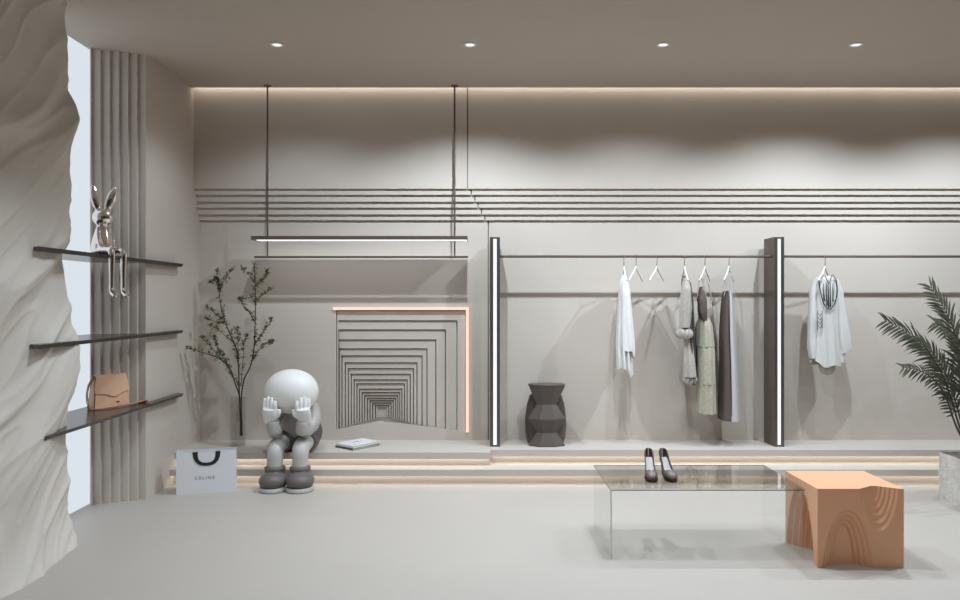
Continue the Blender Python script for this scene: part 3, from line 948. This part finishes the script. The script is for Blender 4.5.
# ------------------------------------------------------------------ glass vase and branches
VX, VY = (238 - 480) * 5.88 / F, 5.88
bm = bmesh.new()
vr = .060
pr = [(.002, .0), (vr - .004, 0), (vr, .006), (vr, .375), (vr - .0025, .378), (vr - .005, .375), (vr - .005, .014), (.002, .012)]
lathe(bm, pr, 40, cap=True)
vo = tag(obj('glass_vase', bm, M['vase_glass'], smooth=True, angle=40, loc=(VX, VY, HP)), 'tall clear glass cylinder vase on the platform by the left wall', 'vase')
t = thing('leafy_branches', 'bare dark branches with small green leaves standing in the glass vase', 'branches', (VX, VY, HP + .014))
root = t.location.copy()
br = [  # pixel path, y offset at start and end (towards room is negative), radius
    ('s', [(240.5, 436), (240, 400), (235, 383), (229.5, 368), (220, 359), (203, 352.5), (187, 348)], -.01, -.17, .006),
    ('s', [(241, 434), (239.6, 400), (239, 385), (238.5, 368), (236.5, 350), (231, 336), (224, 319), (220, 300), (219, 286)], 0, .03, .006),
    ('s', [(242, 436), (241.4, 400), (244, 380), (250.5, 366), (254, 348), (255, 330), (255.4, 300), (255, 280), (254.4, 263)], .01, -.06, .006),
    ('b', [(219.5, 290), (222, 284), (226, 278), (232, 269.5)], .03, .02, .003),
    ('b', [(219.2, 288), (217, 280), (212, 281), (210.5, 283)], .03, .05, .003),
    ('b', [(219, 287), (217, 279), (217.5, 270)], .03, .03, .003),
    ('b', [(224, 320), (215, 313), (207, 307.5)], .02, .05, .003),
    ('b', [(226, 324), (213, 321), (206, 318)], .02, -.03, .003),
    ('b', [(234, 343), (222, 333), (211, 325)], .01, -.05, .003),
    ('b', [(230, 368), (220, 352), (216, 341), (214.5, 337)], -.06, -.09, .003),
    ('b', [(222, 360), (210, 346), (202, 337)], -.09, -.12, .003),
    ('b', [(255, 283), (249, 275), (242, 269.5)], -.05, -.07, .003),
    ('b', [(255.2, 287), (262, 281), (266, 276), (267, 271)], -.05, -.03, .003),
    ('b', [(255.3, 303), (262, 295), (272, 288.5)], -.04, -.10, .003),
    ('b', [(255, 322), (249, 312), (243.5, 305), (239, 299.5)], -.04, -.01, .003),
    ('b', [(254.5, 345), (262, 334), (267, 326), (271, 319)], -.03, -.09, .003),
    ('b', [(252.5, 360), (259, 350), (266, 344), (273, 341.5)], -.02, -.08, .003),
    ('b', [(238.5, 368), (238, 350), (238, 338), (237, 328)], 0, -.04, .003),
    ('b', [(241, 384), (243, 360), (244, 345), (246, 335)], 0, -.06, .003),
    ('b', [(239, 385), (230, 372), (226, 360), (221, 352)], 0, -.05, .003),
    ('b', [(255.3, 296), (247, 298), (239, 299)], -.04, .01, .0025),
]
bmF = bmesh.new(); first = True
def leaf(bm, p, d, ln, wd, cup=.2):
    d = d.normalized()
    s = d.cross(Vector((random.uniform(-.4, .4), random.uniform(-.4, .4), 1))).normalized()
    u = s.cross(d)
    a = bm.verts.new(p); b = bm.verts.new(p + d * ln * .5 + s * wd + u * wd * cup); c_ = bm.verts.new(p + d * ln); e = bm.verts.new(p + d * ln * .5 - s * wd + u * wd * cup)
    m_ = bm.verts.new(p + d * ln * .5 - u * wd * cup * .4)
    for tri in ((a, b, m_), (b, c_, m_), (c_, e, m_), (e, a, m_)): bm.faces.new(tri)


for kind, pp, y0, y1, r in br:
    pts = []
    for i, (px, py) in enumerate(pp):
        f = i / (len(pp) - 1)
        pts.append(P(px, py, VY + y0 + (y1 - y0) * f) - root)
    if kind == 's': pts[0].z = max(pts[0].z, .004)
    bm = bmesh.new(); cp = catmull(pts, 5)
    tube(bm, cp, [r, r * .75, r * .4], 6)
    obj('stem' if kind == 's' else 'twig', bm, M['bark'], t, smooth=True)
    for i, p in enumerate(cp):
        f = i / (len(cp) - 1)
        if kind == 's' and (p + root).z < CAMZ - 62 * VY / F: continue
        if random.random() > (.85 if kind == 's' else .85): continue
        for k in range(random.choice((3, 4, 5))):
            d = Vector((random.uniform(-1, 1), random.uniform(-1, 1), random.uniform(-.5, .9)))
            leaf(bmF, p + Vector((random.gauss(0, .006), random.gauss(0, .006), random.gauss(0, .006))), d, random.uniform(.022, .038), random.uniform(.0075, .012))
    for k in range(5):
        d = Vector((random.uniform(-1, 1), random.uniform(-1, 1), random.uniform(-.3, 1)))
        leaf(bmF, cp[-1], d, random.uniform(.020, .032), .0085)
obj('foliage', bmF, M['leaf'], t, recalc=False)

# ------------------------------------------------------------------ glass table
TX0, TX1, TY0, TY1, TZ = .677, 1.692, 3.96, 4.523, .368
t = thing('coffee_table', 'low clear glass waterfall table carrying the high heels', 'table', (TX0, TY0, 0))
th = .012
boxobj('tabletop', (0, 0, TZ - th), (TX1 - TX0, TY1 - TY0, TZ), M['glass'], t)
for xs in (0, TX1 - TX0 - th):
    sp = boxobj('side_panel', (xs, 0, .0005), (xs + th, TY1 - TY0, TZ - th - .0003), M['side_glass' if xs else 'leg_glass'], t)
    if xs == 0: boxobj('polished_edge', (xs + .003, -.0012, .001), (xs + .009, 0, TZ - th), M['white'], sp)
bm = bmesh.new()
box(bm, (.004, -.0012, TZ - th), (TX1 - TX0, 0, TZ - th + .004)); box(bm, (-.0012, 0, TZ - .004), (0, TY1 - TY0, TZ - .001)); box(bm, (0, TY1 - TY0, TZ - .004), (TX1 - TX0, TY1 - TY0 + .0012, TZ - .001))
obj('edge_band', bm, M['glass_edge'], t)

# ------------------------------------------------------------------ high heels
def make_shoe(label, loc, rz):
    t = thing('high_heel', label, 'shoe', loc, rz, 'high heels on the glass table')
    Ls = .205; HH = .098
    def sm(x): x = max(0, min(1, x)); return x * x * (3 - 2 * x)
    def zs_(s): return .014 + (HH - .014) * sm((s - .28) / .62)
    wtab = [(0, .006), (.04, .019), (.12, .030), (.25, .036), (.4, .033), (.6, .026), (.8, .026), (.93, .024), (.97, .017), (1, .0015)]
    htab = [(0, .010), (.05, .020), (.15, .032), (.27, .040), (.36, .036), (.5, .034), (.7, .040), (.85, .050), (1, .056)]
    gtab = [(0, 0.02), (.22, .02), (.27, .35), (.33, .85), (.45, 1.15), (.7, 1.15), (.86, .95), (1, .85)]
    def yy(s): return s * Ls - .012 * sm((s - .75) / .25)
    bm = bmesh.new(); rs = []
    N = 40; n_ = 25
    for i in range(N + 1):
        s = i / N
        w_, h_, g_ = interp(wtab, s), interp(htab, s), interp(gtab, s)
        ring = []
        for k in range(n_):
            th_ = -PI + g_ + (2 * PI - 2 * g_) * k / (n_ - 1)
            e = math.copysign(abs(math.sin(th_)) ** .8, math.sin(th_))
            top = (1 - math.cos(th_)) / 2
            ring.append((w_ * e * (1 - .25 * top), yy(s), zs_(s) + h_ * 1.15 * top))
        rs.append(ring)
    rings(bm, rs, closed=False, cap=False)
    baked('upper', bm, M['shoe'], t, (('SOLIDIFY', dict(thickness=.0025, offset=1)),), smooth=True, angle=60)
    bm = bmesh.new(); rs = []
    for i in range(25):
        s = .16 + .74 * i / 24; w_ = interp(wtab, s) * .86
        rs.append([(-w_, yy(s), zs_(s) + .0065), (0, yy(s), zs_(s) + .005), (w_, yy(s), zs_(s) + .0065)])
    rings(bm, rs, closed=False, cap=False); obj('insole', bm, M['insole'], t, smooth=True)
    bm = bmesh.new(); rs = []
    for i in range(30):
        s = .005 + .97 * i / 29; w_ = interp(wtab, s) * (1.04 if s < .4 else .9)
        thk = .013 if s < .3 else max(.004, .013 - .03 * (s - .3))
        z = zs_(s)
        rs.append([(-w_, yy(s), z), (w_, yy(s), z), (w_ * .9, yy(s), z - thk), (-w_ * .9, yy(s), z - thk)])
    rings(bm, rs); obj('sole', bm, M['shoe_sole'], t)
    bm = bmesh.new()
    tube(bm, [(0, Ls - .030, HH - .004), (0, Ls - .026, HH * .7), (0, Ls - .022, HH * .35), (0, Ls - .022, .0015)], [.019, .011, .0065, .005], 12, sub=4, up=Vector((0, 1, 0)))
    obj('heel', bm, M['shoe'], t, smooth=True, angle=50)
    return t


def aim(a, b): return math.atan2(-(b[0] - a[0]), b[1] - a[1])
s1 = make_shoe('dark brown high heel on the glass table, left one of the pair', (.925, 4.075, TZ + .0005), aim((.925, 4.075), (.945, 4.27)))
dup(s1, (1.040, 4.075, TZ + .0005), aim((1.040, 4.075), (1.022, 4.27)), 'dark brown high heel on the glass table, right one nearer the orange stool', 'high heels on the glass table')

# ------------------------------------------------------------------ orange arch stool
SX0, SX1, SY0, SY1, SH = 1.702, 2.137, 3.832, 4.235, .398
t = thing('arch_stool', 'terracotta orange cube stool carved with stepped arches beside the glass table', 'stool', (SX0, SY0, 0))
W, D = SX1 - SX0, SY1 - SY0
def arch_pts(cx, z0, hw_, h, up=1, n=36, pw=2.2):
    """closed 2D profile (u, v): arch of half width hw_, height h, rising (up=1) or hanging (up=-1) from z0"""
    pts = []
    for i in range(n + 1):
        a = PI * i / n
        u = math.cos(a)
        v = (1 - abs(u) ** pw) ** (1 / 1.5)
        pts.append((cx + hw_ * u, z0 + up * h * v))
    pts.insert(0, (cx + hw_, z0 - up * .05)); pts.append((cx - hw_, z0 - up * .05))
    return pts
cutters = []
def cutter(pts, face, depth, pts_in):
    bm = bmesh.new()
    d0, pin = pts_in
    L3 = [(pts, -.05), (pts, d0), (pin, depth)]
    rings(bm, [[(u, d, v) if face == 'front' else (d, u, v) for u, v in pp] for pp, d in L3]); bmesh.ops.recalc_face_normals(bm, faces=bm.faces[:])
    me = bpy.data.meshes.new('cut'); bm.to_mesh(me); bm.free()
    o = bpy.data.objects.new('cut', me); COL.objects.link(o); cutters.append(o)
for k in range(4):
    a_ = (.152, 0, .126 - .021 * k, .292 - .026 * k)
    cutter(arch_pts(*a_), 'front', .014 * (k + 1), (.014 * k + .0005, arch_pts(a_[0], 0, a_[2] - .013, a_[3] - .014)))
for k in range(5):
    a_ = (.311, SH, .096 - .017 * k, .212 - .034 * k)
    cutter(arch_pts(*a_, -1), 'front', .012 * (k + 1), (.012 * k + .0005, arch_pts(a_[0], SH, a_[2] - .009, a_[3] - .014, -1)))
for k in range(5):
    a_ = (D * .53, 0, .172 - .028 * k, .355 - .028 * k)
    cutter(arch_pts(*a_), 'left', .022 * (k + 1), (.022 * k + .0005, arch_pts(a_[0], 0, a_[2] - .012, a_[3] - .012)))
bm = bmesh.new(); box(bm, (0, 0, 0), (W, D, SH))
me = bpy.data.meshes.new('tmp'); bmesh.ops.recalc_face_normals(bm, faces=bm.faces[:]); bm.to_mesh(me); bm.free()
tmp = bpy.data.objects.new('tmp', me); COL.objects.link(tmp)
for cobj in cutters:
    md = tmp.modifiers.new('b', 'BOOLEAN'); md.operation = 'DIFFERENCE'; md.solver = 'EXACT'; md.object = cobj
dg = bpy.context.evaluated_depsgraph_get(); dg.update()
me2 = bpy.data.meshes.new_from_object(tmp.evaluated_get(dg)); bpy.data.objects.remove(tmp)
for cobj in cutters: bpy.data.objects.remove(cobj)
me2.materials.clear()
me2.name = 'body'
for p in me2.polygons: p.use_smooth = False
# the stool is one carved block
loc_ = t.location.copy(); lab, cat_ = t['label'], t['category']; bpy.data.objects.remove(t)
o = link('arch_stool', me2, M['terracotta'], None, loc_); tag(o, lab, cat_)

# ------------------------------------------------------------------ potted palm
PX, PY = 3.268, 5.01
t = thing('potted_palm', 'feathery green palm in a square pale concrete pot at the right edge', 'potted plant', (PX, PY, 0))
bm = bmesh.new()
hw_ = .152; PHt = .320
n = 14
def wob(v): return v + Vector((noise.noise(v * 14), noise.noise(v * 14 + Vector((7, 0, 0))), noise.noise(v * 14 + Vector((0, 7, 0))) * .5)) * .005
box(bm, (-hw_, -hw_, 0), (hw_, hw_, PHt))
top = [f for f in bm.faces if abs(f.calc_center_median().z - PHt) < 1e-4]
r = bmesh.ops.inset_region(bm, faces=top, thickness=.03)
r2 = bmesh.ops.extrude_face_region(bm, geom=top)
bmesh.ops.translate(bm, verts=[v for v in r2['geom'] if isinstance(v, bmesh.types.BMVert)], vec=(0, 0, -.05))
bmesh.ops.delete(bm, geom=top, context='FACES')
bmesh.ops.subdivide_edges(bm, edges=bm.edges[:], cuts=10, use_grid_fill=True)
for v in bm.verts:
    nv = wob(v.co); v.co = Vector((nv.x, nv.y, max(0, nv.z) if v.co.z > .001 else 0))
obj('pot', bm, M['concrete'], t, smooth=True, angle=50)
bm = bmesh.new(); box(bm, (-.121, -.121, PHt - .06), (.121, .121, PHt - .035)); obj('soil', bm, M['soil'], t)
base = Vector((0, 0, PHt - .04))


def frond(path, ln0, wd, leafdir=1.0):
    """path: world-relative points of the rachis; leaflets on both sides"""
    bm = bmesh.new(); cp = catmull(path, 8)
    tube(bm, cp, [.0085, .006, .0045, .003, .0015], 6)
    fr = obj('frond', bm, M['palm_stem'], t, smooth=True)
    bm = bmesh.new()
    Ltot = sum((b - a).length for a, b in zip(cp[:-1], cp[1:])); acc = 0; nxt = Ltot * .36
    side0 = None
    for a, b in zip(cp[:-1], cp[1:]):
        seg = (b - a).length
        while nxt <= acc + seg:
            f = nxt / Ltot; p = a + (b - a) * ((nxt - acc) / seg); d = (b - a).normalized()
            s0 = d.cross(Vector((.25, -.9, .35))).normalized()      # leaflet plane faces the room
            nn = s0.cross(d)
            g = (f - .36) / .64
            l_ = 1.42 * ln0 * (.55 + .45 * math.sin(min(1, g * 1.6 + .15) * PI * .5)) * (1 - .62 * max(0, g - .25))
            for s in (-1, 1):
                dd = (d * (1.0 + .6 * g) + s0 * s * 1.0 + nn * random.uniform(-.25, .25) + Vector((0, 0, random.uniform(-.12, .05)))).normalized()
                sd = dd.cross(nn).normalized()
                l2 = l_ * random.uniform(.85, 1.1)
                pr_ = []
                for tt, ww in ((0, .25), (.2, .9), (.45, 1), (.75, .6), (1, .03)):
                    c0 = p + dd * l2 * tt + Vector((0, 0, -.26 * l2 * tt * tt))
                    pr_.append([c0 + sd * wd * ww, c0 + nn * wd * .25 * ww, c0 - sd * wd * ww])
                rings(bm, pr_, closed=False, cap=False)
            nxt += .026 + .003 * g
        acc += seg
    obj('leaflets', bm, M['palm'], fr, recalc=False)


def fp(*pp):
    pts = [base]
    for px, py, dy in pp: pts.append(P(px, py, PY + dy) - t.location)
    return pts


frond(fp((960, 428, 0), (950, 395, -.02), (937, 365, -.05), (916, 338, -.10), (884, 320, -.16)), .15, .0085)
frond(fp((965, 425, 0), (962, 380, .04), (957, 345, .06), (948, 316, .08), (931, 287, .08)), .17, .010)
frond(fp((957, 428, 0), (946, 398, -.06), (934, 380, -.12), (918, 370, -.18), (901, 367, -.22)), .10, .007)
frond(fp((963, 428, 0), (955, 400, .03), (945, 372, .05), (930, 350, .06), (910, 338, .06)), .13, .0085)
frond(fp((966, 425, 0), (966, 385, -.05), (963, 355, -.1), (955, 335, -.15), (935, 322, -.2)), .14, .009)
frond(fp((970, 425, 0), (974, 380, .02), (985, 330, .02), (1002, 290, 0), (1025, 262, -.04)), .17, .010)
frond(fp((972, 428, 0), (985, 385, -.05), (1008, 350, -.1), (1038, 330, -.15), (1065, 328, -.2)), .16, .0095)
frond(fp((968, 425, 0), (968, 370, .05), (974, 320, .1), (985, 280, .12), (992, 250, .12)), .16, .010)

# ------------------------------------------------------------------ daylight, camera, colour management
w = bpy.data.worlds.new('World'); scene.world = w; w.use_nodes = True
bgn = w.node_tree.nodes['Background']
bgn.inputs['Color'].default_value = (.82, .875, .95, 1); bgn.inputs['Strength'].default_value = .90

cam = bpy.data.cameras.new('Camera'); cam.sensor_width = 36; cam.lens = 36 * F / 960; cam.clip_start = .05
co = bpy.data.objects.new('Camera', cam); COL.objects.link(co)
co.location = (0, 0, CAMZ); co.rotation_euler = (PI / 2, 0, 0)
scene.camera = co
scene.view_settings.view_transform = 'Standard'; scene.view_settings.look = 'None'
scene.view_settings.exposure = 0.07; scene.view_settings.gamma = 1.0
scene.view_settings.use_curve_mapping = False
cy = scene.cycles
cy.use_denoising = True
cy.max_bounces = 10; cy.diffuse_bounces = 6; cy.glossy_bounces = 4; cy.transparent_max_bounces = 16
cy.sample_clamp_indirect = 4.0
cy.caustics_reflective = False; cy.caustics_refractive = False
